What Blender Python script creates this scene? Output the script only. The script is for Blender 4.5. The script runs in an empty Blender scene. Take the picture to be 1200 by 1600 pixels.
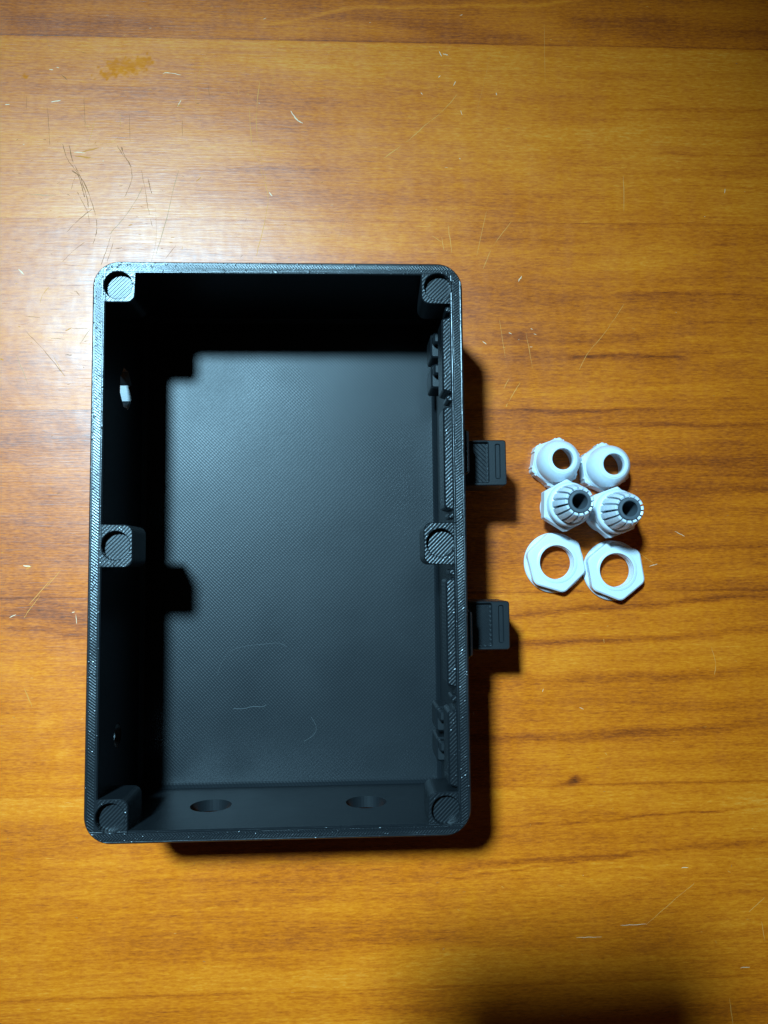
import bpy, bmesh, math, random
import numpy as np
from mathutils import Vector, Matrix
from mathutils.geometry import tessellate_polygon

random.seed(7)
rng = np.random.default_rng(11)
MM = 0.001
PI = math.pi
scene = bpy.context.scene
C = scene.collection

# ------------------------------------------------------------------ camera
cam_data = bpy.data.cameras.new("camera")
cam_data.sensor_fit = 'AUTO'
cam_data.sensor_width = 36.0
cam_data.lens = 27.0
cam_data.clip_start = 0.005
cam_data.clip_end = 50.0
cam = bpy.data.objects.new("camera", cam_data)
cam.location = (19.021*MM, -6.487*MM, 248.05*MM)
cam.rotation_euler = (0.0720700, -0.0424954, -0.0100838)
C.objects.link(cam)
scene.camera = cam

# ------------------------------------------------------------------ world: a dark room at night
world = bpy.data.worlds.new("World")
scene.world = world
world.use_nodes = True
bg = world.node_tree.nodes["Background"]
bg.inputs[0].default_value = (1.0, 0.86, 0.72, 1)
bg.inputs[1].default_value = 0.016

# ------------------------------------------------------------------ the one lamp: a round cool LED head up and to the left
lamp = bpy.data.lights.new("led_lamp", 'AREA')
lamp.shape = 'DISK'
lamp.size = 0.105
lamp.energy = 1.24
lamp.spread = math.radians(37)
lamp.color = (0.37, 0.745, 1.0)
lamp_ob = bpy.data.objects.new("led_lamp", lamp)
lamp_ob.location = (-0.250, 0.346, 0.900)
lamp_ob.rotation_euler = (Vector((-0.028, -0.035, 0)) - lamp_ob.location).to_track_quat('-Z', 'Y').to_euler()
C.objects.link(lamp_ob)

scene.view_settings.view_transform = 'Standard'
scene.view_settings.look = 'None'
scene.view_settings.exposure = 0.0
scene.view_settings.gamma = 1.0

# ================================================================== helpers
def obj(name, me, mat=None, parent=None):
    o = bpy.data.objects.new(name, me)
    if mat is not None:
        me.materials.append(mat)
    C.objects.link(o)
    if parent is not None:
        o.parent = parent
    return o

def thing(name, label, cat, loc=(0, 0, 0), rotz=0.0, group=None):
    o = bpy.data.objects.new(name, None)
    o.empty_display_size = 0.005
    o.location = [v*MM for v in loc]
    o.rotation_euler = (0, 0, rotz)
    tag(o, label, cat, group)
    C.objects.link(o)
    return o

def tag(o, label, cat, group=None):
    o["label"] = label
    o["category"] = cat
    if group:
        o["group"] = group
    return o

def mesh_from(name, verts, faces, smooth=False):
    me = bpy.data.meshes.new(name)
    me.from_pydata([(v[0]*MM, v[1]*MM, v[2]*MM) for v in verts], [], faces)
    me.validate()
    me.update()
    if smooth:
        me.polygons.foreach_set("use_smooth", [True]*len(me.polygons))
    return me

def ccw(pts):
    a = sum(pts[i][0]*pts[(i+1) % len(pts)][1] - pts[(i+1) % len(pts)][0]*pts[i][1] for i in range(len(pts)))
    return list(pts) if a > 0 else list(reversed(pts))

def fillet(pts, radii, n=6):
    """round the corners of a polygon"""
    out = []
    m = len(pts)
    for i in range(m):
        p = Vector(pts[i]); a = Vector(pts[i-1]); b = Vector(pts[(i+1) % m])
        r = radii[i] if isinstance(radii, (list, tuple)) else radii
        if r <= 0:
            out.append((p.x, p.y)); continue
        u = (a-p).normalized(); v = (b-p).normalized()
        ang = u.angle(v)
        d = r/math.tan(ang/2)
        s = p+u*d; e = p+v*d
        c = p+(u+v).normalized()*(r/math.sin(ang/2))
        a0 = math.atan2(s.y-c.y, s.x-c.x); a1 = math.atan2(e.y-c.y, e.x-c.x)
        da = (a1-a0+PI) % (2*PI)-PI
        for k in range(n+1):
            t = a0+da*k/n
            out.append((c.x+r*math.cos(t), c.y+r*math.sin(t)))
    return out

def circle(cx, cy, r, n=40, a0=0.0):
    return [(cx+r*math.cos(a0+2*PI*i/n), cy+r*math.sin(a0+2*PI*i/n)) for i in range(n)]

def inset(pts, dist):
    """offset each edge to the left of travel by its own distance (dist(mid) -> mm)"""
    m = len(pts); L = []
    for i in range(m):
        p = Vector(pts[i]); q = Vector(pts[(i+1) % m])
        d = (q-p)
        if d.length < 1e-9:
            d = Vector((1e-9, 0))
        d.normalize()
        nrm = Vector((-d.y, d.x))
        L.append((p+nrm*dist((p+q)/2), d))
    out = []
    for i in range(m):
        p0, d0 = L[i-1]; p1, d1 = L[i]
        cr = d0.x*d1.y-d0.y*d1.x
        if abs(cr) < 1e-4:
            out.append((p1.x, p1.y))
        else:
            t = ((p1.x-p0.x)*d1.y-(p1.y-p0.y)*d1.x)/cr
            q = p0+d0*t
            out.append((q.x, q.y))
    return out

def prism(name, outer, holes, z0, z1, bevel=0.0, seam=None, bottom=True, top=True, hole_bevel=None):
    """extruded outline with holes; the top arris is broken by a small chamfer except along seams"""
    outer = ccw(outer)
    holes = [list(reversed(ccw(h))) for h in holes]
    if hole_bevel is None:
        hole_bevel = bevel
    seam = seam or (lambda p: False)
    V = []; F = []
    top_loops = []; bot_loops = []
    for k, c in enumerate([outer]+holes):
        bv = bevel if k == 0 else hole_bevel
        n = len(c)
        rings = [[(x, y, z0) for x, y in c]]
        if bv > 0:
            rings.append([(x, y, z1-bv) for x, y in c])
            ci = inset(c, lambda p: 0.0 if seam(p) else bv)
            rings.append([(ci[i][0], ci[i][1], z1) for i in range(n)])
        else:
            rings.append([(x, y, z1) for x, y in c])
        base = len(V)
        for r in rings:
            V.extend(r)
        for j in range(len(rings)-1):
            for i in range(n):
                a = base+j*n+i; b = base+j*n+(i+1) % n
                F.append((a, b, b+n, a+n))
        bot_loops.append([base+i for i in range(n)])
        top_loops.append([base+(len(rings)-1)*n+i for i in range(n)])
    def cap(loops, flip):
        idx = [i for l in loops for i in l]
        tris = tessellate_polygon([[Vector((V[i][0], V[i][1], 0)) for i in l] for l in loops])
        for t in tris:
            a, b, c = (idx[k] for k in t)
            ar = (V[b][0]-V[a][0])*(V[c][1]-V[a][1])-(V[b][1]-V[a][1])*(V[c][0]-V[a][0])
            if abs(ar) < 1e-9:
                continue
            if (ar > 0) == flip:
                b, c = c, b
            F.append((a, b, c))
    if top:
        cap(top_loops, False)
    if bottom:
        cap(bot_loops, True)
    return mesh_from(name, V, F)

def lathe(name, prof, n=48, a0=0.0, a1=2*PI, closed_profile=False, smooth=True):
    full = abs(a1-a0-2*PI) < 1e-6
    m = len(prof); V = []; F = []
    cols = n if full else n+1
    for i in range(cols):
        t = a0+(a1-a0)*i/n
        for r, z in prof:
            V.append((r*math.cos(t), r*math.sin(t), z))
    for i in range(n):
        k = (i+1) % cols
        for j in range(m if closed_profile else m-1):
            j2 = (j+1) % m
            F.append((i*m+j, k*m+j, k*m+j2, i*m+j2))
    if not full and closed_profile:
        F.append(tuple(range(m-1, -1, -1))[::-1])
        F.append(tuple(range((cols-1)*m, cols*m))[::-1])
    me = mesh_from(name, V, F)
    bm = bmesh.new(); bm.from_mesh(me)
    bmesh.ops.recalc_face_normals(bm, faces=bm.faces)
    bm.to_mesh(me); bm.free()
    if smooth:
        me.polygons.foreach_set("use_smooth", [True]*len(me.polygons))
        me.set_sharp_from_angle(angle=math.radians(32))
    return me

def tube(name, pts, r, n=5):
    V = []; F = []
    P = [Vector(p) for p in pts]
    for i, p in enumerate(P):
        d = (P[min(i+1, len(P)-1)]-P[max(i-1, 0)]).normalized()
        s = d.cross(Vector((0, 0, 1))).normalized(); u = s.cross(d)
        for k in range(n):
            a = 2*PI*k/n
            q = p+(s*math.cos(a)+u*math.sin(a))*r
            V.append(tuple(q))
    for i in range(len(P)-1):
        for k in range(n):
            a = i*n+k; b = i*n+(k+1) % n
            F.append((a, b, b+n, a+n))
    return mesh_from(name, V, F, True)

def smooth_line(pts, k=6):
    P = [Vector(p) for p in pts]
    if len(P) < 3:
        return [P[0].lerp(P[-1], i/k) for i in range(k+1)]
    out = []
    for i in range(len(P)-1):
        a = P[max(i-1, 0)]; b = P[i]; c = P[i+1]; d = P[min(i+2, len(P)-1)]
        for j in range(k):
            t = j/k
            out.append(0.5*((2*b)+(c-a)*t+(2*a-5*b+4*c-d)*t*t+(3*b-a-3*c+d)*t**3))
    out.append(P[-1])
    return out

def boolean_cut(me, cutters):
    o = bpy.data.objects.new("work", me); C.objects.link(o)
    tmp = []
    for cm in cutters:
        co = bpy.data.objects.new("cutter", cm); C.objects.link(co); tmp.append(co)
        md = o.modifiers.new("cut", 'BOOLEAN'); md.operation = 'DIFFERENCE'; md.solver = 'EXACT'; md.object = co
    dg = bpy.context.evaluated_depsgraph_get()
    res = bpy.data.meshes.new_from_object(o.evaluated_get(dg))
    bpy.data.objects.remove(o)
    for t in tmp:
        bpy.data.objects.remove(t)
    return res

# ================================================================== materials
class NT:
    def __init__(self, name):
        self.m = bpy.data.materials.new(name); self.m.use_nodes = True
        self.t = self.m.node_tree; self.bsdf = self.t.nodes["Principled BSDF"]
    def n(self, kind, **kw):
        nd = self.t.nodes.new(kind)
        for k, v in kw.items():
            setattr(nd, k, v)
        return nd
    def link(self, a, b):
        self.t.links.new(a, b)
    def val(self, inp, v):
        if hasattr(v, 'is_output') or isinstance(v, bpy.types.NodeSocket):
            self.link(v, inp)
        else:
            inp.default_value = v
    def math(self, op, a, b=0.0, c=None, clamp=False):
        nd = self.n('ShaderNodeMath', operation=op); nd.use_clamp = clamp
        self.val(nd.inputs[0], a); self.val(nd.inputs[1], b)
        if c is not None:
            self.val(nd.inputs[2], c)
        return nd.outputs[0]
    def obj_coord(self):
        return self.n('ShaderNodeTexCoord').outputs['Object']
    def mapped(self, vec, scale, loc=(0, 0, 0), rot=(0, 0, 0)):
        mp = self.n('ShaderNodeMapping')
        self.link(vec, mp.inputs['Vector'])
        mp.inputs['Scale'].default_value = scale
        mp.inputs['Rotation'].default_value = rot
        self.val(mp.inputs['Location'], loc)
        return mp.outputs[0]
    def noise(self, vec, scale=1.0, detail=3.0, rough=0.5):
        nd = self.n('ShaderNodeTexNoise')
        self.link(vec, nd.inputs['Vector'])
        nd.inputs['Scale'].default_value = scale
        nd.inputs['Detail'].default_value = detail
        nd.inputs['Roughness'].default_value = rough
        return nd.outputs['Fac']
    def ramp(self, fac, stops):
        nd = self.n('ShaderNodeValToRGB')
        self.link(fac, nd.inputs['Fac'])
        el = nd.color_ramp.elements
        while len(el) < len(stops):
            el.new(0.5)
        for e, (p, c) in zip(el, stops):
            e.position = p; e.color = (*c, 1) if len(c) == 3 else c
        return nd.outputs['Color']
    def smooth(self, v, lo, hi, a=0.0, b=1.0):
        nd = self.n('ShaderNodeMapRange', interpolation_type='SMOOTHSTEP')
        self.val(nd.inputs['Value'], v)
        for k, x in zip(('From Min', 'From Max', 'To Min', 'To Max'), (lo, hi, a, b)):
            nd.inputs[k].default_value = x
        return nd.outputs['Result']
    def bump(self, height, dist, strength=1.0, normal=None):
        nd = self.n('ShaderNodeBump')
        nd.inputs['Strength'].default_value = strength
        nd.inputs['Distance'].default_value = dist
        self.link(height, nd.inputs['Height'])
        if normal is not None:
            self.link(normal, nd.inputs['Normal'])
        return nd.outputs['Normal']
    def lines(self, vec, direction, pitch_mm, wobble=None, amp=0.0):
        """0..1 printed-line profile across `direction`"""
        dp = self.n('ShaderNodeVectorMath', operation='DOT_PRODUCT')
        self.link(vec, dp.inputs[0]); dp.inputs[1].default_value = direction
        x = self.math('MULTIPLY', dp.outputs['Value'], 2*PI/(pitch_mm*MM))
        if wobble is not None:
            x = self.math('ADD', x, self.math('MULTIPLY', wobble, amp))
        return self.math('MULTIPLY_ADD', self.math('SINE', x), 0.5, 0.5)

BLACK = (0.0075, 0.0090, 0.0105)
D = math.sqrt(0.5)

def plastic(name, mode):
    k = NT(name); b = k.bsdf
    v = k.obj_coord()
    wob = k.noise(k.mapped(v, (260, 260, 260)), 1.0, 2.0)
    fine = k.noise(k.mapped(v, (2600, 2600, 2600)), 1.0, 2.0)
    blot = k.noise(k.mapped(v, (45, 45, 45)), 1.0, 3.0)
    b.inputs['Base Color'].default_value = (*BLACK, 1)
    b.inputs['Specular IOR Level'].default_value = 0.5
    r0 = 0.36
    if mode == 'floor':
        a = k.lines(v, (D, D, 0), 0.72, wob, 2.2)
        c = k.lines(v, (D, -D, 0), 0.92, wob, 2.0)
        h = k.math('ADD', k.math('MULTIPLY', a, 0.75), k.math('MULTIPLY', c, 0.2))
        h = k.math('ADD', h, k.math('MULTIPLY', fine, 0.55))
        nrm = k.bump(h, 0.000034)
        r0 = 0.40
        b.inputs['Specular IOR Level'].default_value = 0.36
    elif mode == 'rim':
        sx = k.n('ShaderNodeSeparateXYZ'); k.link(v, sx.inputs[0])
        ax = k.math('ABSOLUTE', sx.outputs[0]); ay = k.math('ABSOLUTE', sx.outputs[1])
        ends = k.math('GREATER_THAN', ay, 0.0733)                  # the short sides of the rim
        side = k.math('GREATER_THAN', ax, 0.0465)
        fold_e = k.math('ABSOLUTE', k.math('SUBTRACT', ay, 0.0750))
        fold_s = k.math('MULTIPLY', k.math('SUBTRACT', ax, 0.0483), 0.75)
        s_e = k.math('ADD', sx.outputs[0], fold_e)
        s_s = k.math('SUBTRACT', sx.outputs[1], fold_s)
        s_d = k.math('MULTIPLY', k.math('SUBTRACT', sx.outputs[0], sx.outputs[1]), 0.72)
        def pick(f, p, q):
            mx = k.n('ShaderNodeMix'); k.link(f, mx.inputs[0]); k.link(p, mx.inputs[2]); k.link(q, mx.inputs[3])
            return mx.outputs[0]
        # perimeter beads run along both edges, the diagonal skin fills between them
        ac_s = k.math('ABSOLUTE', k.math('SUBTRACT', ax, 0.0483))
        s_s = pick(k.math('GREATER_THAN', ac_s, 0.00085), s_s, k.math('MULTIPLY', ac_s, 1.25))
        s_e = pick(k.math('GREATER_THAN', fold_e, 0.00085), s_e, k.math('MULTIPLY', fold_e, 1.25))
        s = pick(ends, pick(side, s_d, s_s), s_e)
        x = k.math('ADD', k.math('MULTIPLY', s, 2*PI/0.00076), k.math('MULTIPLY', wob, 2.5))
        a = k.math('MULTIPLY_ADD', k.math('SINE', x), 0.5, 0.5)
        blob = k.smooth(k.noise(k.mapped(v, (1100, 1100, 1100)), 1.0, 1.0), 0.62, 0.80)
        h = k.math('ADD', k.math('MULTIPLY', a, k.math('MULTIPLY_ADD', blot, 1.2, 0.35)), k.math('MULTIPLY', fine, 0.65))
        h = k.math('ADD', h, k.math('MULTIPLY', blob, 1.2))
        nrm = k.bump(h, 0.000042)
        r0 = 0.30
        b.inputs['Specular IOR Level'].default_value = 0.62
    elif mode == 'recess':
        a = k.lines(v, (D, -D, 0), 0.78, wob, 1.2)
        h = k.math('ADD', a, k.math('MULTIPLY', fine, 0.4))
        nrm = k.bump(h, 0.000045)
        r0 = 0.32
        b.inputs['Specular IOR Level'].default_value = 0.55
    elif mode == 'hook':
        a = k.lines(v, (D, D, 0), 0.95, wob, 1.0)
        h = k.math('ADD', a, k.math('MULTIPLY', fine, 0.4))
        nrm = k.bump(h, 0.00008)
        r0 = 0.36
    else:
        a = k.noise(k.mapped(v, (60, 60, 5200)), 1.0, 2.0)
        h = k.math('ADD', k.math('MULTIPLY', a, 1.0), k.math('MULTIPLY', fine, 0.35))
        nrm = k.bump(h, 0.000035)
        r0 = 0.40
    k.val(b.inputs['Roughness'], k.math('ADD', k.math('MULTIPLY', k.math('SUBTRACT', blot, 0.5), 0.16), r0))
    k.link(nrm, b.inputs['Normal'])
    return k.m

M_FLOOR = plastic("black_print_floor", 'floor')
M_RIM = plastic("black_print_top", 'rim')
M_WALL = plastic("black_print_layers", 'wall')
M_RECESS = plastic("black_print_recess", 'recess')
M_HOOK = plastic("black_print_hook", 'hook')

def white_nylon():
    k = NT("white_nylon"); b = k.bsdf
    v = k.obj_coord()
    n1 = k.noise(k.mapped(v, (160, 160, 160)), 1.0, 3.0)
    k.link(k.ramp(n1, [(0.3, (0.75, 0.79, 0.84)), (0.7, (0.80, 0.84, 0.88))]), b.inputs['Base Color'])
    b.inputs['Roughness'].default_value = 0.38
    b.inputs['Subsurface Weight'].default_value = 0.15
    b.inputs['Subsurface Radius'].default_value = (0.0012, 0.0010, 0.0008)
    b.inputs['Subsurface Scale'].default_value = 1.0
    k.link(k.bump(k.noise(k.mapped(v, (900, 900, 900)), 1.0, 2.0), 0.00002), b.inputs['Normal'])
    return k.m
M_NYLON = white_nylon()

def simple(name, col, rough, spec=0.5):
    k = NT(name)
    k.bsdf.inputs['Base Color'].default_value = (*col, 1)
    k.bsdf.inputs['Roughness'].default_value = rough
    k.bsdf.inputs['Specular IOR Level'].default_value = spec
    n1 = k.noise(k.mapped(k.obj_coord(), (1500, 1500, 1500)), 1.0, 2.0)
    k.link(k.bump(n1, 0.00002), k.bsdf.inputs['Normal'])
    return k.m
M_RUBBER = simple("grey_rubber", (0.085, 0.10, 0.115), 0.5)
M_FIBRE = simple("pale_fibre", (0.13, 0.135, 0.135), 0.6)
M_PHONE = simple("phone_shell", (0.02, 0.02, 0.022), 0.4)
M_SCRATCH_DARK = simple("scratch_dark", (0.36, 0.13, 0.045), 0.7, 0.2)
M_SCRATCH_TAN = simple("scratch_tan", (0.55, 0.25, 0.10), 0.5, 0.4)
M_SCRATCH_AMBER = simple("scratch_amber", (0.72, 0.23, 0.03), 0.6, 0.2)
M_SCRATCH_PALE = simple("scratch_pale", (0.85, 0.32, 0.06), 0.6, 0.3)
M_SCRATCH_GLINT = simple("scratch_glint", (0.92, 0.58, 0.34), 0.5, 0.5)  # whitish dings: the light they catch is painted in as pale colour

def varnished_pine():
    k = NT("varnished_pine"); b = k.bsdf
    v = k.obj_coord()
    seed = k.n('ShaderNodeAttribute', attribute_type='OBJECT', attribute_name='seed').outputs['Fac']
    tone = k.n('ShaderNodeAttribute', attribute_type='OBJECT', attribute_name='tone').outputs['Fac']
    band = k.n('ShaderNodeAttribute', attribute_type='GEOMETRY', attribute_name='grain_band').outputs['Fac']
    stain = k.n('ShaderNodeAttribute', attribute_type='GEOMETRY', attribute_name='worn').outputs['Fac']
    cmb = k.n('ShaderNodeCombineXYZ')
    stain = k.smooth(k.math('MULTIPLY', stain, k.math('MULTIPLY_ADD', k.noise(k.mapped(v, (500, 900, 1)), 1.0, 3.0, 0.65), 2.0, 0.0)), 0.15, 1.05)
    k.link(seed, cmb.inputs[0]); k.link(seed, cmb.inputs[1]); k.link(seed, cmb.inputs[2])
    def N(sx, sy, d, r=0.5, rot=0.0):
        return k.noise(k.mapped(v, (sx, sy, 1), cmb.outputs[0], (0, 0, rot)), 1.0, d, r)
    broad = N(7, 55, 3.0)
    mid = N(16, 260, 3.0, 0.55)
    fibre = N(85, 1500, 4.0, 0.6)
    speck = N(480, 2000, 3.0, 0.7)
    blot = N(30, 45, 3.0)
    poreD = k.smooth(N(110, 2300, 2.0), 0.66, 0.78)
    poreL = k.smooth(k.noise(k.mapped(v, (75, 1900, 1), (3.3, 8.1, 0)), 1.0, 2.0), 0.69, 0.80)
    def cen(x, w):
        return k.math('MULTIPLY', k.math('SUBTRACT', x, 0.5), w)
    t = k.math('ADD', tone, cen(broad, 0.55))
    for x, w in ((mid, 0.36), (fibre, 0.42), (speck, 0.80), (blot, 0.34)):
        t = k.math('ADD', t, cen(x, w))
    # bands are broken up by the fibres that cross them
    brk = k.math('MULTIPLY', band, k.math('MULTIPLY_ADD', mid, 1.1, 0.45))
    t = k.math('ADD', t, k.math('MULTIPLY', brk, 0.50))
    t = k.math('ADD', t, k.math('MULTIPLY', poreD, 0.22))
    t = k.math('SUBTRACT', t, k.math('MULTIPLY', poreL, 0.36))
    col = k.ramp(t, [(0.0, (0.95, 0.330, 0.040)), (0.28, (0.86, 0.212, 0.007)), (0.5, (0.69, 0.140, 0.0035)),
                     (0.74, (0.42, 0.073, 0.003)), (1.0, (0.15, 0.026, 0.003))])
    mx = k.n('ShaderNodeMix', data_type='RGBA')
    k.link(k.math('MULTIPLY', stain, 0.5, clamp=True), mx.inputs[0]); k.link(col, mx.inputs[6])
    mx.inputs[7].default_value = (0.74, 0.20, 0.012, 1)
    k.link(mx.outputs[2], b.inputs['Base Color'])
    # hand-worn satin varnish: uneven sheen, worn off where `worn` is high
    scuff = N(220, 60, 3.0, 0.6)
    r = k.math('ADD', 0.365, cen(fibre, 0.10))
    r = k.math('ADD', r, cen(scuff, 0.16))
    k.val(b.inputs['Roughness'], k.math('ADD', r, k.math('MULTIPLY', stain, 0.25)))
    sp = k.math('SUBTRACT', 0.46, k.math('MULTIPLY', stain, 0.34))
    k.val(b.inputs['Specular IOR Level'], k.math('ADD', sp, cen(mid, 0.25)))
    h = k.math('ADD', k.math('MULTIPLY', fibre, 1.0), k.math('MULTIPLY', speck, 0.35))
    h = k.math('SUBTRACT', h, k.math('MULTIPLY', poreD, 0.35))
    n1 = k.bump(h, 0.000030)
    dents = k.noise(k.mapped(v, (95, 95, 1), cmb.outputs[0]), 1.0, 2.0)
    k.link(k.bump(dents, 0.00012, 1.0, n1), b.inputs['Normal'])
    return k.m
M_WOOD = varnished_pine()

# ================================================================== the table
BANDS = [([(50.0, -23.5), (71.0, -22.4), (94.3, -21.0), (122.9, -19.1), (162.2, -16.6)], 1.02, 0.55), ([(49.9, -31.7), (74.2, -31.0), (99.7, -31.0), (126.6, -29.7), (161.7, -27.9)], 1.23, 0.5), ([(49.7, -44.3), (65.8, -43.7), (93.7, -43.4), (122.1, -42.4), (161.1, -40.5)], 1.84, 0.42), ([(49.4, -62.3), (64.0, -61.8), (93.1, -61.6), (125.4, -60.0), (160.2, -58.0)], 1.64, 0.42), ([(111.8, -53.4), (132.9, -52.6), (160.5, -52.3)], 2.05, 0.18), ([(57.1, -89.1), (63.4, -89.3), (96.3, -87.7), (120.2, -86.5), (159.0, -83.5)], 0.33, 0.6), ([(48.8, -101.1), (56.9, -100.7), (88.1, -99.4), (119.8, -97.4), (158.4, -94.6)], 1.02, 0.42), ([(48.7, -104.2), (56.8, -103.6), (79.9, -101.5), (99.9, -99.9)], 0.33, 0.4), ([(56.9, -102.3), (88.1, -100.9), (110.2, -99.5)], 0.37, -0.35), ([(48.8, -98.0), (28.7, -97.0), (-31.1, -94.6)], 0.82, 0.12), ([(-93.4, -95.3), (-31.0, -97.8), (38.7, -98.1)], 1.02, -0.18), ([(-89.8, -84.8), (-70.4, -84.9), (-63.5, -84.5)], 2.87, 0.16), ([(87.8, -74.9), (91.3, -74.0)], 1.23, 0.9), ([(84.1, -75.5), (93.4, -75.1)], 0.61, 0.6), ([(94.0, -73.9), (94.9, -74.1)], 0.82, 0.45), ([(126.0, -65.1), (127.3, -65.1)], 0.82, 0.8), ([(82.9, 40.2), (115.0, 39.7), (165.0, 39.6)], 0.61, 0.4), ([(89.9, 62.1), (107.1, 63.0), (133.2, 62.6)], 0.51, 0.45), ([(72.3, 44.7), (93.7, 44.4), (123.8, 45.2)], 0.41, 0.5), ([(68.6, 69.6), (94.3, 67.5), (118.2, 68.6)], 2.46, 0.28), ([(70.6, 65.3), (111.4, 62.1), (142.0, 65.4)], 1.64, 0.22), ([(93.1, 25.7), (114.5, 26.4), (164.4, 27.1)], 1.23, 0.22), ([(114.2, 16.7), (135.7, 17.8), (163.9, 18.1)], 1.02, 0.22), ([(116.6, 23.4), (164.1, 22.8)], 0.41, 0.3), ([(113.6, -1.9), (163.0, -0.2)], 0.82, 0.25), ([(126.8, 10.6), (163.6, 11.2)], 1.43, 0.18), ([(64.0, 53.4), (78.9, 52.6), (89.6, 53.9)], 0.82, 0.2), ([(116.6, 85.1), (142.8, 84.1), (167.0, 82.0)], 0.61, 0.25), ([(124.9, 75.2), (166.7, 74.3)], 1.64, 0.16), ([(96.6, 149.0), (118.7, 148.5), (170.3, 149.3)], 0.61, 0.3), ([(118.2, 133.0), (140.4, 132.7), (169.5, 133.3)], 0.61, 0.35), ([(126.7, 121.9), (169.0, 121.7)], 0.41, 0.35), ([(103.0, 140.7), (136.2, 139.6), (169.9, 140.6)], 1.43, 0.15), ([(82.9, 126.9), (118.0, 125.8), (169.2, 126.9)], 1.64, 0.15), ([(31.0, 137.4), (65.6, 136.4), (96.2, 135.4)], 2.05, 0.12), ([(-11.8, 176.0), (9.8, 179.9), (22.8, 183.2), (66.6, 184.6), (86.5, 186.0), (111.2, 190.3)], 0.61, -0.5), ([(-7.5, 172.7), (14.1, 176.6), (40.1, 174.9)], 2.87, -0.22), ([(-3.2, 178.5), (22.7, 178.6), (44.5, 177.2), (81.8, 173.4)], 1.84, 0.22), ([(88.6, 181.6), (119.7, 177.7), (171.7, 177.6)], 4.51, 0.25), ([(-100.5, 176.4), (-71.2, 175.9), (-43.8, 175.4)], 4.1, 0.2), ([(-95.7, 152.0), (-54.1, 153.2), (-11.7, 153.1)], 1.02, 0.14), ([(-74.5, 125.6), (-32.8, 125.3), (30.9, 127.0)], 1.23, 0.15), ([(31.5, 183.8), (40.2, 178.3)], 1.23, 0.1), ([(39.2, 101.4), (60.7, 102.9), (95.3, 101.5)], 1.23, 0.2), ([(-91.4, -21.1), (-79.6, -19.2), (-69.6, -22.4), (-61.6, -23.5)], 3.28, 0.42), ([(-91.3, -25.1), (-79.5, -24.6), (-63.5, -27.7)], 0.82, 0.4), ([(-79.6, -16.2), (-63.7, -18.8)], 0.61, 0.3), ([(-91.0, -35.0), (-61.4, -37.5)], 1.02, 0.18), ([(-78.8, -54.9), (-72.0, -53.1)], 1.84, -0.32), ([(-73.7, -63.9), (-67.9, -62.4)], 1.64, -0.32), ([(-85.3, -110.7), (-73.8, -108.2), (-62.2, -108.9)], 1.02, 0.14), ([(-88.7, -126.6), (-30.8, -126.5), (48.3, -132.8)], 1.64, 0.1)]
STAINS = [((-55.2, 160.8), 7.9, 3.5, 0.9), ((-61.5, 157.5), 3.3, 1.4, 0.6), ((-88.0, 156.4), 1.7, 0.8, 0.8), ((-86.5, 157.7), 4.6, 0.8, 0.35), ((-48.9, 162.7), 2.5, 1.9, 0.9)]
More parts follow.
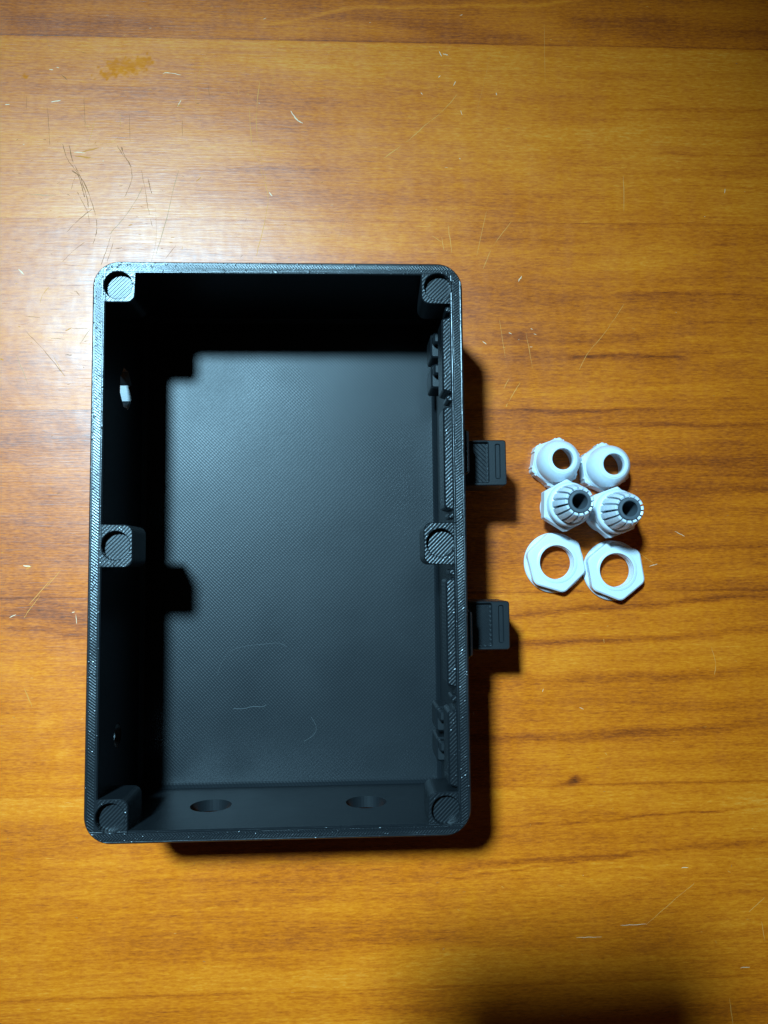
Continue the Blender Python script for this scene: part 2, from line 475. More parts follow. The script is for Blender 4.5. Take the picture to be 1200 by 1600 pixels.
SCRATCHES = [([(-75.0, 133.7), (-73.7, 129.2), (-70.6, 124.6), (-67.6, 120.1), (-65.2, 113.8), (-63.6, 107.5), (-63.7, 103.0), (-64.7, 99.9)], 0.307, 'd'), ([(-73.0, 133.3), (-71.5, 127.4), (-69.2, 122.8), (-66.9, 115.6), (-66.3, 112.0)], 0.328, 'd'), ([(-71.8, 124.6), (-69.7, 122.8), (-68.3, 118.3), (-67.5, 115.6)], 0.533, 'd'), ([(-71.9, 118.3), (-71.3, 121.0), (-70.5, 123.3)], 0.205, 'd'), ([(-70.0, 117.4), (-68.6, 114.7), (-66.4, 110.2), (-65.9, 106.6)], 0.205, 'd'), ([(-65.1, 111.6), (-69.0, 108.4), (-73.2, 103.8)], 0.226, 'd'), ([(-74.3, 93.8), (-71.8, 96.7), (-67.3, 100.5)], 0.184, 'd'), ([(-57.3, 133.5), (-55.5, 130.3), (-53.3, 127.6), (-52.3, 123.1), (-53.2, 119.4), (-54.6, 115.9)], 0.267, 'd'), ([(-56.0, 133.0), (-54.6, 129.4), (-52.6, 126.2)], 0.451, 'd'), ([(-47.1, 122.2), (-46.5, 119.5), (-45.8, 117.2)], 0.451, 'd'), ([(-49.3, 125.1), (-47.9, 117.6), (-47.0, 112.2), (-45.5, 105.9)], 0.164, 'd'), ([(-48.8, 119.5), (-50.9, 114.9), (-54.3, 109.4), (-59.4, 103.1)], 0.328, 't'), ([(-37.1, 125.1), (-38.8, 118.7), (-40.9, 108.7), (-44.6, 95.1)], 0.369, 't'), ([(-62.0, 92.7), (-60.6, 96.8), (-59.0, 102.6)], 0.226, 'd'), ([(-60.1, 93.6), (-59.1, 96.8), (-58.1, 100.6)], 0.205, 'd'), ([(-80.2, 146.0), (-79.7, 140.0), (-79.2, 133.2)], 0.164, 'd'), ([(-68.4, 150.3), (-67.9, 139.3)], 0.164, 'd'), ([(-53.4, 144.1), (-53.2, 134.9)], 0.164, 'd'), ([(-36.1, 142.5), (-36.0, 137.0)], 0.164, 'd'), ([(-75.9, 157.6), (-74.0, 155.8)], 0.369, 'd'), ([(-27.7, 154.7), (-27.0, 150.6)], 0.164, 'd'), ([(-85.4, 116.3), (-76.9, 116.2)], 0.287, 't'), ([(-37.8, 99.6), (-41.2, 95.1)], 0.164, 'd'), ([(-87.1, 150.0), (-87.1, 145.4)], 0.143, 'd'), ([(-69.8, 84.2), (-68.7, 82.6)], 0.287, 'd'), ([(-85.8, 75.7), (-81.1, 75.3)], 0.184, 'd'), ([(-73.0, 70.9), (-71.0, 71.8)], 0.41, 'o'), ([(-70.9, 71.7), (-65.8, 71.7)], 0.143, 'd'), ([(-72.8, 62.9), (-70.5, 62.9)], 0.328, 'd'), ([(-77.6, 68.3), (-72.9, 68.2)], 0.164, 'd'), ([(-67.0, 67.4), (-65.7, 67.6)], 0.184, 'd'), ([(-85.7, 70.9), (-80.0, 64.8), (-72.7, 56.0)], 0.205, 'd'), ([(-88.5, 63.4), (-84.4, 53.4)], 0.205, 't'), ([(-81.2, 80.2), (-80.4, 82.8), (-78.4, 85.5)], 0.205, 'l'), ([(-68.2, 66.6), (-64.9, 71.8)], 0.246, 't'), ([(-93.5, 61.7), (-92.3, 61.2)], 0.615, 'o'), ([(-53.2, 106.2), (-52.0, 106.5)], 0.451, 'o'), ([(-39.5, 102.3), (-38.2, 102.5)], 0.287, 'o'), ([(-38.2, 147.6), (-35.6, 147.3)], 0.492, 'o'), ([(-37.8, 147.1), (-36.5, 149.5)], 0.328, 'w'), ([(-71.1, 129.6), (-65.4, 129.1)], 0.656, 'o'), ([(-68.9, 131.0), (-63.3, 132.5)], 0.615, 'o'), ([(-71.5, 131.0), (-67.6, 130.8)], 0.328, 'w'), ([(-0.2, 146.3), (1.6, 143.6), (3.8, 142.0)], 0.492, 'w'), ([(-79.2, 148.1), (-75.9, 148.7)], 0.451, 'w'), ([(-93.9, 146.9), (-92.5, 147.1)], 0.451, 'w'), ([(-42.7, 158.6), (-41.0, 158.9), (-36.5, 158.1)], 0.287, 'w'), ([(-79.9, 159.3), (-78.6, 159.2)], 0.328, 'w'), ([(-77.6, 160.1), (-76.7, 159.9)], 0.328, 'w'), ([(-18.4, 162.4), (-18.0, 156.8), (-17.5, 151.2)], 0.184, 'l'), ([(-13.9, 147.5), (-13.0, 134.6), (-9.5, 123.6), (-7.7, 116.3), (-9.0, 107.1), (-11.6, 96.2)], 0.246, 'l'), ([(-10.4, 156.9), (-11.7, 143.8), (-10.4, 130.9), (-8.2, 121.8)], 0.226, 'l'), ([(-7.3, 118.1), (-6.4, 116.7)], 0.512, 'w'), ([(-31.4, 121.5), (-29.7, 122.9)], 0.41, 'o'), ([(-64.4, 143.0), (-66.8, 133.8)], 0.184, 'l'), ([(-88.3, 91.2), (-86.5, 89.5)], 0.615, 'w'), ([(-76.6, 62.6), (-73.1, 56.0)], 0.205, 'l'), ([(-66.8, 132.9), (-57.3, 135.8), (-56.6, 145.0)], 0.143, 'l'), ([(56.1, 153.1), (50.6, 146.7), (45.1, 142.1), (39.6, 136.9), (30.9, 130.3)], 0.307, 'l'), ([(73.7, 109.0), (67.1, 100.1), (63.7, 92.4)], 0.246, 'l'), ([(65.2, 112.3), (61.6, 96.8)], 0.184, 'l'), ([(111.0, 80.7), (104.1, 70.8), (98.5, 64.3), (95.1, 58.2)], 0.267, 'l'), ([(75.3, 53.9), (72.9, 50.2), (70.2, 45.7)], 0.267, 'l'), ([(71.5, 55.2), (69.7, 51.9)], 0.226, 'l'), ([(77.6, 70.7), (79.5, 58.8)], 0.184, 'l'), ([(68.7, 75.0), (70.6, 62.0)], 0.164, 'l'), ([(112.2, 125.1), (112.0, 112.7)], 0.246, 'l'), ([(86.4, 179.3), (86.3, 157.5)], 0.123, 'l'), ([(147.3, 121.0), (147.0, 119.4)], 0.246, 'w'), ([(52.1, 107.7), (53.3, 97.8)], 0.246, 'l'), ([(49.9, 103.3), (50.7, 98.5)], 0.226, 'l'), ([(46.7, 103.7), (49.9, 101.5)], 0.205, 'l'), ([(51.4, 167.3), (53.1, 166.9)], 0.451, 'w'), ([(50.1, 168.2), (50.9, 166.4)], 0.41, 'w'), ([(50.4, 159.6), (49.7, 158.9)], 0.328, 'w'), ([(43.7, 153.4), (44.2, 152.7)], 0.307, 'w'), ([(69.3, 153.8), (69.5, 152.9)], 0.328, 'w'), ([(55.6, 157.6), (54.7, 156.0)], 0.328, 'w'), ([(57.1, 147.5), (57.5, 145.7)], 0.205, 'w'), ([(56.4, 130.6), (56.6, 130.2)], 0.328, 'w'), ([(76.6, 90.1), (75.4, 88.1)], 0.451, 'w'), ([(71.8, 70.7), (72.7, 70.3)], 0.307, 'w'), ([(80.2, 70.3), (81.0, 70.1)], 0.287, 'w'), ([(63.0, 67.8), (64.3, 66.8)], 0.328, 'w'), ([(79.2, 72.2), (79.8, 71.8)], 0.267, 'w'), ([(75.0, 68.5), (75.2, 68.3)], 0.267, 'w'), ([(113.5, -2.9), (117.7, -6.1)], 0.184, 'l'), ([(125.5, 4.3), (128.7, 2.6)], 0.226, 'w'), ([(116.6, -7.1), (119.2, -6.3)], 0.246, 'w'), ([(136.0, -33.3), (137.3, -38.5), (136.7, -42.6)], 0.205, 'l'), ([(92.0, -52.1), (93.4, -52.7)], 0.205, 'w'), ([(100.6, -30.4), (100.7, -31.8)], 0.205, 'l'), ([(111.5, -120.2), (121.1, -112.6), (127.5, -107.9)], 0.246, 'l'), ([(144.8, -117.2), (150.2, -112.9)], 0.267, 'l'), ([(137.4, -143.4), (138.1, -151.2)], 0.267, 'l'), ([(148.8, -120.3), (149.6, -126.2)], 0.205, 'l'), ([(-83.8, -6.1), (-81.9, -4.9)], 0.615, 'o'), ([(-84.7, -4.9), (-82.3, -5.1)], 0.492, 'w'), ([(-72.9, -6.2), (-82.0, -18.2), (-83.9, -21.2)], 0.267, 'l'), ([(-75.8, -9.2), (-82.6, -17.2)], 0.246, 'l'), ([(-69.2, -19.8), (-68.3, -19.6)], 0.328, 'w'), ([(-68.0, -20.4), (-67.6, -23.4)], 0.226, 'w'), ([(-88.4, -21.1), (-86.5, -20.2)], 0.287, 'w'), ([(-83.4, -43.1), (-80.9, -49.0)], 0.41, 'o'), ([(123.5, -103.0), (125.6, -102.9)], 0.246, 'w'), ([(103.3, -120.2), (111.5, -120.0)], 0.205, 'w'), ([(88.9, -123.4), (97.1, -123.5)], 0.205, 'w'), ([(141.3, -134.2), (144.4, -134.1)], 0.246, 'w')]


def field(X, Y):
    """grain bands and worn spots at points on the table (mm)"""
    g = np.zeros_like(X); w = np.zeros_like(X)
    wob = 0.5*np.sin(X*0.13+Y*0.05)+0.35*np.sin(X*0.37+1.3)
    for pts, hw, s in BANDS:
        P = np.array([tuple(q)[:2] for q in smooth_line([(*p, 0) for p in pts], 5)])
        best = np.full_like(X, 1e9); tt = np.zeros_like(X)
        n = len(P)-1
        for i in range(n):
            d = P[i+1]-P[i]; L = max(d@d, 1e-9)
            u = np.clip(((X-P[i, 0])*d[0]+(Y+wob*0.6-P[i, 1])*d[1])/L, 0, 1)
            dd = np.hypot(X-P[i, 0]-u*d[0], Y+wob*0.6-P[i, 1]-u*d[1])
            m = dd < best
            best = np.where(m, dd, best); tt = np.where(m, (i+u)/n, tt)
        fade = np.clip(np.minimum(tt, 1-tt)*6, 0, 1)*0.7+0.3
        g += s*fade*np.exp(-(best/max(hw, 0.35))**2)
    for (cx, cy), rx, ry, s in STAINS:
        q = ((X-cx)/rx)**2+((Y-cy)/ry)**2
        q = q*(1+0.45*np.sin(X*1.7+Y*0.9)+0.3*np.sin(X*3.1-Y*2.3))
        w += s*np.exp(-q**2)
    return g, np.clip(w, 0, 1)

table = thing("wooden_table", "scratched varnished orange pine tabletop of wide glued planks under everything", "table")
GAPS = [(.02, .006), (.02, .006), (.014, .006), (.006, .004), (.006, .004), (.013, .006), (.012, .006), (.01, .005), (.02, .006), (.02, .006)]     # gap and depth of each joint
JOINTS = [294, 232.5, 171, 108.5, 45.0, -15.2, -76.6, -137.0, -198.5, -260]
TONES = [0.50, 0.55, 0.37, 0.47, 0.61, 0.49, 0.41, 0.43, 0.46]
X0, X1 = -260.0, 330.0
for k in range(len(JOINTS)-1):
    y1, y0 = JOINTS[k], JOINTS[k+1]
    yc = (y0+y1)/2
    (g1, d1), (g0, d0) = GAPS[k], GAPS[k+1]
    ys = np.concatenate(([y0+g0, y0+0.2], np.arange(y0+0.8, y1-0.5, 0.6), [y1-0.2, y1-g1]))
    xs = np.arange(X0, X1+0.1, 1.0 if k == 2 else 2.5)
    X, Y = np.meshgrid(xs, ys)
    Z = np.zeros_like(X); Z[0, :] = -d0; Z[-1, :] = -d1
    nx, ny = len(xs), len(ys)
    g, w = field(X, Y)
    g = g+np.exp(-((Y-y0)/0.45)**2)*(8*g0+25*g0*np.abs(np.sin(X*0.021+k)))+np.exp(-((y1-Y)/0.45)**2)*(8*g1+25*g1*np.abs(np.sin(X*0.021+k-1)))   # dirt in the joints
    verts = np.stack((X, Y-yc, Z), -1).reshape(-1, 3).tolist()
    faces = [(j*nx+i, j*nx+i+1, (j+1)*nx+i+1, (j+1)*nx+i) for j in range(ny-1) for i in range(nx-1)]
    nb = len(verts)
    border = [i for i in range(nx)]+[j*nx+nx-1 for j in range(1, ny)]+[(ny-1)*nx+i for i in range(nx-2, -1, -1)]+[j*nx for j in range(ny-2, 0, -1)]
    for i in border:
        verts.append((verts[i][0], verts[i][1], -24.0))
    nB = len(border)
    for i in range(nB):
        j = (i+1) % nB
        faces.append((border[j], border[i], nb+i, nb+j))
    faces.append(tuple(nb+i for i in range(nB))[::-1])
    me = mesh_from("plank", verts, faces)
    for nm, arr in (("grain_band", g), ("worn", w)):
        at = me.attributes.new(nm, 'FLOAT', 'POINT')
        at.data.foreach_set("value", np.concatenate((arr.reshape(-1), np.zeros(nB))).astype(np.float32))
    p = obj("plank", me, M_WOOD, table)
    p.location = (0, yc*MM, 0)
    p["seed"] = float(k*3.71+1.3)
    p["tone"] = float(TONES[k])

# scratches and dings in the varnish: thin raised burrs, too many and small to pick apart
def scratch_mesh():
    V = []; F = []; MI = []
    kinds = {'d': 0, 't': 1, 'o': 2, 'l': 3, 'w': 4}
    def ribbon(P, w, mi):
        w = w*0.75
        n = len(P)
        base = len(V)
        for i, p in enumerate(P):
            d = (P[min(i+1, n-1)]-P[max(i-1, 0)])
            d = d.normalized() if d.length > 1e-9 else Vector((1, 0, 0))
            s = Vector((-d.y, d.x, 0))
            u = i/(n-1)
            ww = w*(0.15+0.85*math.sin(PI*min(max(u, 0.03), 0.97))**0.6)*(0.7+0.6*random.random())*0.5
            V.append(tuple(p+s*ww+Vector((0, 0, 0.006)))); V.append(tuple(p+Vector((0, 0, 0.022)))); V.append(tuple(p-s*ww+Vector((0, 0, 0.006))))
        for i in range(n-1):
            for q in (0, 1):
                a = base+3*i+q
                F.append((a, a+1, a+4, a+3)); MI.append(mi)
    for pts, w, kd in SCRATCHES:
        P = smooth_line([(*p, 0) for p in pts], 6)
        P = [p+Vector((random.gauss(0, 0.05), random.gauss(0, 0.05), 0)) for p in P]
        if kd in 'dtl' and len(P) > 7:      # broken up along its length
            i = 0
            while i < len(P)-1:
                j = min(len(P)-1, i+random.randint(3, 9))
                ribbon(P[i:j+1], w*random.uniform(0.6, 1.15), kinds[kd])
                i = j+(1 if random.random() < 0.3 else 0)
        else:
            ribbon(P, w, kinds[kd])
    # small nicks all over, denser at the upper left
    for _ in range(420):
        if random.random() < 0.5:
            x = random.gauss(-50, 45); y = random.gauss(115, 40)
        else:
            x = random.uniform(-100, 165); y = random.uniform(-150, 190)
        L = random.uniform(0.3, 1.3)*(1.8 if random.random() < 0.12 else 1)
        a = random.gauss(0, 0.25) if random.random() < 0.72 else random.uniform(0, PI)
        dv = Vector((math.cos(a), math.sin(a), 0))*L*0.5
        p = Vector((x, y, 0))
        kd = random.choices(['d', 'o', 'l', 'w'], [3, 2, 4, 1.6])[0]
        ribbon([p-dv, p+Vector((random.gauss(0, .05), random.gauss(0, .05), 0)), p+dv], random.uniform(0.08, 0.26), kinds[kd])
    # long hairlines
    for _ in range(26):
        x = random.gauss(-20, 60); y = random.gauss(110, 50)
        L = random.uniform(6, 26); a = random.gauss(PI/2, 0.45)
        dv = Vector((math.cos(a), math.sin(a), 0))*L
        P = smooth_line([Vector((x, y, 0)), Vector((x, y, 0))+dv*0.5+Vector((random.gauss(0, .8), 0, 0)), Vector((x, y, 0))+dv], 6)
        ribbon(P, random.uniform(0.05, 0.10), kinds[random.choice(['d', 'l', 'l', 't'])])
    me = mesh_from("scratches", V, F)
    for m in (M_SCRATCH_DARK, M_SCRATCH_TAN, M_SCRATCH_AMBER, M_SCRATCH_PALE, M_SCRATCH_GLINT):
        me.materials.append(m)
    me.polygons.foreach_set("material_index", MI)
    return me
so = obj("scratches", scratch_mesh(), None, table)
so["kind"] = "stuff"

# ================================================================== the printed box
box = thing("enclosure_box", "open black printed plastic box with thick rim and deep shadowed inside", "box")
W, H, ZR = 50.0, 76.65, 43.0          # half width, half length, rim height
A, B = 46.6, 73.4                     # inner half width / half length
ZB = 30.0                             # underside of the bosses
NX, NY = 47.6, 74.45                  # how far the bosses bite into the rim
outer = fillet([(-W, -H), (W, -H), (W, H), (-W, H)], 7.0, 10)

# lower wall with the four cable holes
inner = fillet([(-A, -B), (A, -B), (A, B), (-A, B)], 1.0, 3)
lower = prism("wall", outer, [inner], 0.0, ZB, 0.0)
def bore(x, y, axis, r=5.8, z=23.0, n=40):
    L = 8.0; V = []; F = []
    for s in (-1, 1):
        for i in range(n):
            a = 2*PI*(i+0.5)/n
            if axis == 'x':
                V.append((x+s*L, y+r*math.cos(a), z+r*math.sin(a)))
            else:
                V.append((x+r*math.cos(a), y+s*L, z+r*math.sin(a)))
    F = [(i, (i+1) % n, n+(i+1) % n, n+i) for i in range(n)]
    F += [tuple(range(n))[::-1], tuple(range(n, 2*n))]
    me = mesh_from("bore", V, F)
    bm = bmesh.new(); bm.from_mesh(me); bmesh.ops.recalc_face_normals(bm, faces=bm.faces); bm.to_mesh(me); bm.free()
    return me
lower = boolean_cut(lower, [bore(-21.2, -75, 'y'), bore(22.8, -75, 'y'), bore(-48.3, 46.4, 'x', 6.2, 22.9, 8), bore(-48.3, -52.6, 'x', 3.4, 26.3)])
lower.materials.clear()
obj("wall", lower, M_WALL, box)

def side_walls(me):
    """upright faces show layer lines, flat ones the top-skin hatching"""
    me.materials.append(M_WALL)
    me.polygons.foreach_set("material_index", [1 if abs(p.normal.z) < 0.5 else 0 for p in me.polygons])

# rim: the top of the walls, notched where the bosses sit
BX, BY = 38.75, 65.4                  # inner edges of the corner bosses
MX, MY0, MY1 = 38.5, -5.9, 5.4        # middle bosses
notched = [(BX, NY), (BX, B), (-BX, B), (-BX, NY), (-NX, NY), (-NX, BY), (-A, BY), (-A, MY1), (-NX, MY1), (-NX, MY0), (-A, MY0), (-A, -BY), (-NX, -BY), (-NX, -NY), (-BX, -NY), (-BX, -B), (BX, -B), (BX, -NY), (NX, -NY), (NX, -BY), (A, -BY), (A, MY0), (NX, MY0), (NX, MY1), (A, MY1), (A, BY), (NX, BY), (NX, NY)]
def near(v, t):
    return abs(abs(v)-t) < 0.02
def rim_seam(p):
    if near(p.x, NX) or near(p.y, NY):
        return True
    if (near(p.x, BX) and abs(p.y) > B-0.01) or (near(p.y, BY) and abs(p.x) > A-0.01):
        return True
    return abs(p.x) > A-0.01 and abs(p.x) < NX+0.01 and (abs(p.y-MY0) < 0.02 or abs(p.y-MY1) < 0.02)
rim_ob = obj("rim", prism("rim", outer, [notched], ZB, ZR, 0.28, rim_seam, bottom=True), M_RIM, box)

side_walls(rim_ob.data)

# floor, with a small fillet running round its edge
def floor_mesh():
    V = []; F = []
    f = 1.3
    o = [(-A, -B), (A, -B), (A, B), (-A, B)]
    i = [(-A+f, -B+f), (A-f, -B+f), (A-f, B-f), (-A+f, B-f)]
    for ring, z in ((o, 4.0+f), ([((a[0]*0.35+b[0]*0.65), (a[1]*0.35+b[1]*0.65)) for a, b in zip(o, i)], 4.0+f*0.28), (i, 4.0)):
        V += [(x, y, z) for x, y in ring]
    for r in (0, 1):
        for k in range(4):
            a = r*4+k; b2 = r*4+(k+1) % 4
            F.append((a, b2, b2+4, a+4))
    F.append((8, 9, 10, 11))
    V += [(x, y, 0.6) for x, y in o]
    for k in range(4):
        F.append(((k+1) % 4, k, 12+k, 12+(k+1) % 4))
    F.append((15, 14, 13, 12))
    return mesh_from("floor", V, F)
obj("floor", floor_mesh(), M_FLOOR, box)

# six bosses with round blind recesses
HOLE_R, HOLE_Z = 3.75, 40.9
def boss(pts, radii, hole, seam):
    me = prism("screw_boss", fillet(pts, radii, 6), [circle(hole[0], hole[1], HOLE_R, 44)], ZB, ZR, 0.26, seam, bottom=False, hole_bevel=0.2)
    # underside
    bm = bmesh.new(); bm.from_mesh(me)
    vs = [bm.verts.new((x*MM, y*MM, ZB*MM)) for x, y in reversed(ccw(fillet(pts, radii, 6)))]
    bm.faces.new(vs); bm.to_mesh(me); bm.free()
    o = obj("screw_boss", me, M_RIM, box)
    side_walls(me)
    r = HOLE_R-0.002
    n = 32
    V = [(hole[0], hole[1], HOLE_Z)]+[(hole[0]+r*math.cos(2*PI*i/n), hole[1]+r*math.sin(2*PI*i/n), HOLE_Z) for i in range(n)]
    F = [(0, 1+i, 1+(i+1) % n) for i in range(n)]
    V += [(x, y, HOLE_Z-1.2) for x, y, _ in V[1:n+1]]
    F += [(1+(i+1) % n, 1+i, n+1+i, n+1+(i+1) % n) for i in range(n)]
    obj("recess_floor", mesh_from("recess_floor", V, F), M_RECESS, o)
for sx in (-1, 1):
    for sy in (1, -1):
        pts = [(sx*BX, sy*BY), (sx*NX, sy*BY), (sx*NX, sy*NY), (sx*BX, sy*NY)]
        def seam(p):
            return near(p.x, NX) or near(p.y, NY) or (near(p.y, BY) and abs(p.x) > A) or (near(p.x, BX) and abs(p.y) > B)
        pts2 = [(sx*BX, sy*BY), (sx*A, sy*BY), (sx*NX, sy*BY), (sx*NX, sy*NY), (sx*BX, sy*NY), (sx*BX, sy*B)]
        boss(pts2, [2.2, 0, 0, 0, 0, 0], (sx*43.35, sy*70.15), seam)
    def seam(p):
        return near(p.x, NX) or abs(p.x) > A+0.001
    boss([(sx*MX, MY0), (sx*A, MY0), (sx*NX, MY0), (sx*NX, MY1), (sx*A, MY1), (sx*MX, MY1)], [2.2, 0, 0, 0, 0, 2.2], (sx*43.0, -0.1), seam)

# raised lips along the inside of the right wall
def lip(y0, y1):
    x0, x1 = 44.25, 46.58
    pts = fillet([(x1, y0-0.0), (x1, y1+0.0), (x0, y1-0.7), (x0, y0+0.7)], [0, 0, 0.8, 0.8], 4)
    obj("wall_lip", prism("wall_lip", pts, [], 33.0, 42.35, 0.45, lambda p: p.x > 46.5), M_RIM, box)
for y0, y1 in ((40.8, 62.0), (8.6, 37.3), (-38.6, -9.4), (-64.6, -44.2)):
    lip(y0, y1)
# little catches at the ends of the lips
for y in (63.9, 39.2, 7.2, -8.0, -41.4):
    pts = fillet([(45.2, y-0.8), (46.58, y-0.8), (46.58, y+0.8), (45.2, y+0.8)], [0.7, 0, 0, 0.7], 4)
    obj("lip_catch", prism("lip_catch", pts, [], 36.0, 42.7, 0.3, lambda p: p.x > 46.5), M_RIM, box)

# clip mounts standing out of the right wall lower down
def mount(y0, y1):
    ym = (y0+y1)/2
    me = prism("clip_mount", fillet([(43.0, y0), (46.58, y0), (46.58, y1), (43.0, y1)], [0.9, 0, 0, 0.9], 4), [], 14.0, 25.0, 0.5, lambda p: p.x > 46.5)
    o = obj("clip_mount", me, M_WALL, box)
    s = prism("clip_step", fillet([(43.5, ym-0.2), (46.57, ym-0.2), (46.57, y1-0.5), (43.5, y1-0.5)], [0.8, 0, 0, 0.8], 4), [], 24.9, 28.2, 0.6, lambda p: p.x > 46.5)
    obj("clip_step", s, M_WALL, o)
for y0, y1 in ((55.3, 62.6), (46.2, 53.2), (-53.6, -46.6), (-62.0, -55.2)):
    mount(y0, y1)

# two hook brackets on the outside of the right wall
def bracket(y0, y1, py0, py1):
    plate = prism("side_bracket", fillet([(50.02, py0), (51.9, py0+1.6), (51.9, py1-1.6), (50.02, py1)], [0, 0.6, 0.6, 0], 4), [], 6.0, 38.5, 0.35, lambda p: p.x < 50.1)
    o = obj("side_bracket", plate, M_RIM, box)
    blk = fillet([(51.92, y0), (64.5, y0), (64.5, y1), (51.92, y1)], [0, 0.9, 0.9, 0], 5)
    pocket = fillet([(53.3, y0+1.0), (59.2, y0+1.0), (59.2, y1-0.7), (53.3, y1-0.7)], 0.4, 3)
    slot = fillet([(61.5, y0+2.2), (62.5, y0+2.2), (62.5, y1-1.4), (61.5, y1-1.4)], 0.3, 3)
    obj("hook", prism("hook", blk, [pocket, slot], 12.0, 27.0, 0.3, lambda p: p.x < 52.0), M_WALL, o)
    def plate_at(nm, poly, z, mat):
        pp = inset(ccw(poly), lambda p: 0.003)
        obj(nm, prism(nm, pp, [], z-2.0, z, 0.0), mat, o)
    plate_at("pocket_floor", pocket, 25.9, M_HOOK)
    plate_at("slot_floor", slot, 26.7, M_WALL)
bracket(16.9, 30.3, 18.0, 32.4)
bracket(-30.5, -16.6, -32.2, -17.6)

# ================================================================== white cable-gland pieces
def hexagon(r, rot):
    return [(r*math.cos(rot+k*PI/3), r*math.sin(rot+k*PI/3)) for k in range(6)]

def threads(r0, r1, z0, z1, turns):
    prof = []
    p = (z1-z0)/turns
    for i in range(turns):
        z = z0+i*p
        prof += [(r0, z), (r1, z+p*0.35), (r1, z+p*0.55)]
    prof.append((r0, z1))
    return prof

def make_cap(label, loc, rot):
    t = thing("dome_nut", label, "cable gland", loc, rot, "white cable gland pieces beside the box")
    hx = fillet(hexagon(8.35, 0.0), 0.8, 4)
    o = obj("hex_skirt", prism("hex_skirt", hx, [circle(0, 0, 5.9, 40)], 0.0, 5.2, 0.5), M_NYLON, t)
    for k in range(6):                                  # raised grip pads on the flats
        a = (k+0.5)*PI/3
        ap = 8.35*math.cos(PI/6)
        for s in (-1, 1):
            c = Vector((math.cos(a)*ap, math.sin(a)*ap)); d = Vector((-math.sin(a), math.cos(a))); n = Vector((math.cos(a), math.sin(a)))
            m = c+d*s*2.6
            q = [m-d*0.28-n*0.3, m+d*0.28-n*0.3, m+d*0.28+n*0.28, m-d*0.28+n*0.28]
            obj("grip_rib", prism("grip_rib", [(p.x, p.y) for p in q], [], 0.3, 4.6, 0.12), M_NYLON, o)
    prof = [(6.0, 5.0), (7.2, 5.15), (7.05, 5.6), (6.75, 5.9), (6.75, 7.2), (6.62, 8.6), (6.3, 10.0), (5.75, 11.3), (5.05, 12.35), (4.55, 12.85), (4.32, 12.88), (4.2, 13.1), (3.75, 13.2), (3.42, 13.1), (3.3, 12.8), (3.3, 11.2), (4.6, 9.6), (5.6, 8.0), (5.88, 5.0)]
    obj("dome", lathe("dome", prof, 56, closed_profile=False), M_NYLON, t)
    return t

def make_body(label, loc, rot):
    t = thing("cable_gland", label, "cable gland", loc, rot, "white cable gland pieces beside the box")
    prof = [(4.3, 0.0), (5.2, 0.0)]+threads(5.35, 5.75, 0.3, 7.4, 5)+[(5.3, 7.98), (4.3, 7.98), (4.2, 1.0), (4.3, 0.0)]
    obj("thread", lathe("thread", prof, 48), M_NYLON, t)
    obj("hex_collar", prism("hex_collar", fillet(hexagon(8.2, 0.0), 0.55, 4), [circle(0, 0, 4.2, 32)], 8.0, 12.6, 0.55), M_NYLON, t)
    prof = [(4.2, 12.62), (6.9, 12.62)]+threads(6.35, 6.8, 12.9, 16.4, 2)+[(5.8, 16.7), (4.2, 16.7), (4.1, 13.0), (4.2, 12.62)]
    obj("upper_thread", lathe("upper_thread", prof, 48), M_NYLON, t)
    n = 15
    prof = [(3.35, 16.72), (5.9, 16.72), (5.8, 19.0), (5.45, 21.5), (4.85, 24.0), (4.3, 25.6), (4.05, 25.85), (3.5, 25.6), (3.35, 25.0)]
    fm = None
    for k in range(n):
        a0 = 2*PI*k/n; wd = 2*PI/n*0.68
        if fm is None:
            fm = lathe("clamp_finger", prof, 3, 0.0, wd, True, smooth=False)
            fm.materials.append(M_NYLON)
        f = bpy.data.objects.new("clamp_finger", fm); C.objects.link(f); f.parent = t
        f.rotation_euler = (0, 0, a0)
    prof = [(2.3, 10.0), (3.3, 10.0), (3.3, 25.9), (3.15, 26.2), (2.55, 26.25), (2.3, 26.0), (2.3, 10.0)]
    obj("rubber_seal", lathe("rubber_seal", prof, 40), M_RUBBER, t)
    return t

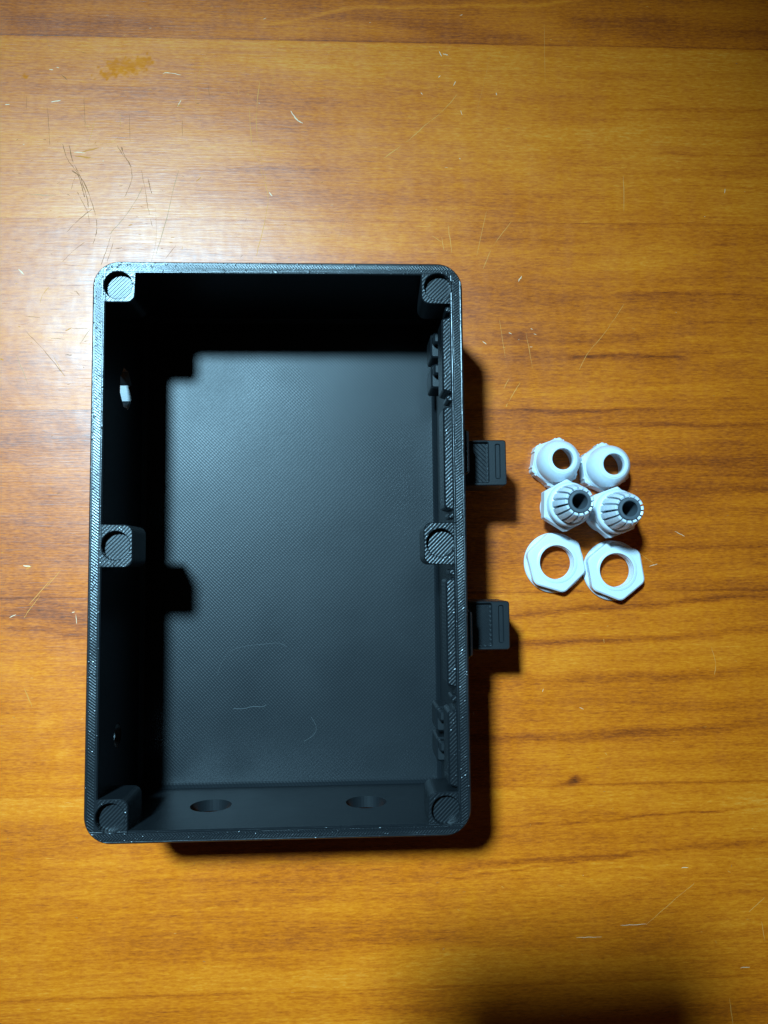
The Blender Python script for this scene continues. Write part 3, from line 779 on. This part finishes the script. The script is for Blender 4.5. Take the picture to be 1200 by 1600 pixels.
def make_nut(label, loc, rot):
    t = thing("lock_nut", label, "nut", loc, rot, "white cable gland pieces beside the box")
    fl = [(5.6, 0.0), (9.5, 0.0), (9.75, 0.25), (9.75, 0.9), (9.4, 1.35), (5.6, 1.35)]
    obj("flange", lathe("flange", fl, 64), M_NYLON, t)
    hx = hexagon(9.95, 0.0)
    # flats with corners rounded down like a turned nut
    me = prism("hex_ring", fillet(hx, 2.4, 6), [circle(0, 0, 5.6, 48)], 1.36, 4.7, 0.45, hole_bevel=0.25)
    o = obj("hex_ring", me, M_NYLON, t)
    lp = [(5.55, 4.5), (5.55, 4.8), (5.65, 4.88), (6.3, 4.88), (6.65, 4.69), (6.7, 4.5)]
    obj("bore_lip", lathe("bore_lip", lp, 56), M_NYLON, t)
    th = [(5.6, 0.1)]
    for i in range(3):
        z = 0.4+i*1.35
        th += [(5.58, z), (5.32, z+0.5), (5.58, z+1.0)]
    th.append((5.6, 4.8))
    obj("inner_thread", lathe("inner_thread", th, 48), M_NYLON, t)
    return t

make_cap("white dome cap at upper left of the gland pieces, nearest the box bracket", (85.2, 26.6, 0), math.radians(80))
make_cap("white dome cap at upper right of the gland pieces, casting shadow to its right", (101.3, 24.9, 0), math.radians(96))
make_body("white gland body with grey rubber seal and split fingers, below the left dome cap", (86.3, 12.2, 0), math.radians(28))
make_body("white gland body with grey rubber seal and split fingers, below the right dome cap", (101.1, 9.9, 0), math.radians(20))
make_nut("flat white hexagonal ring nut lying at lower left of the gland pieces", (84.7, -5.6, 0), math.radians(43))
make_nut("flat white hexagonal ring nut lying at lower right of the gland pieces", (104.0, -8.3, 0), math.radians(38))

# ================================================================== lint on the box floor
def fibre(label, pts, r=0.05):
    P = smooth_line([(x, y, 4.1+0.12*(i % 2)) for i, (x, y) in enumerate(pts)], 6)
    tag(obj("lint_fibre", tube("lint_fibre", P, r), M_FIBRE), label, "fibre", "lint on the box floor")
fibre("fine pale arched hair on the black box floor, above the short wavy one", [(-22.8, -39.5), (-21.4, -35.6), (-18.9, -32.3), (-14.5, -30.8), (-7.9, -30.1), (-3.7, -29.9), (-1.3, -31.1)], 0.034)
fibre("short wavy white hair on the black box floor, lowest left", [(-17.8, -49.8), (-14.8, -49.9), (-11.9, -49.3), (-8.9, -49.4), (-7.7, -48.8)], 0.05)
fibre("small hooked pale hair on the black box floor, lowest right", [(6.2, -52.8), (7.8, -55.8), (7.0, -58.3), (4.0, -60.2)], 0.032)

# ================================================================== the phone that takes the picture, held level above the frame
ph = thing("phone", "dark phone held level above the box, throwing the soft shadow at bottom right", "phone", (-6.0, -67.0, 251.5))
obj("body", prism("body", fillet([(-35.5, -73), (35.5, -73), (35.5, 73), (-35.5, 73)], 9.0, 8), [], 0.0, 8.0, 0.8), M_PHONE, ph)
obj("screen", prism("screen", fillet([(-33.5, -71), (33.5, -71), (33.5, 71), (-33.5, 71)], 8.0, 8), [], 8.01, 8.3, 0.1), M_PHONE, ph)
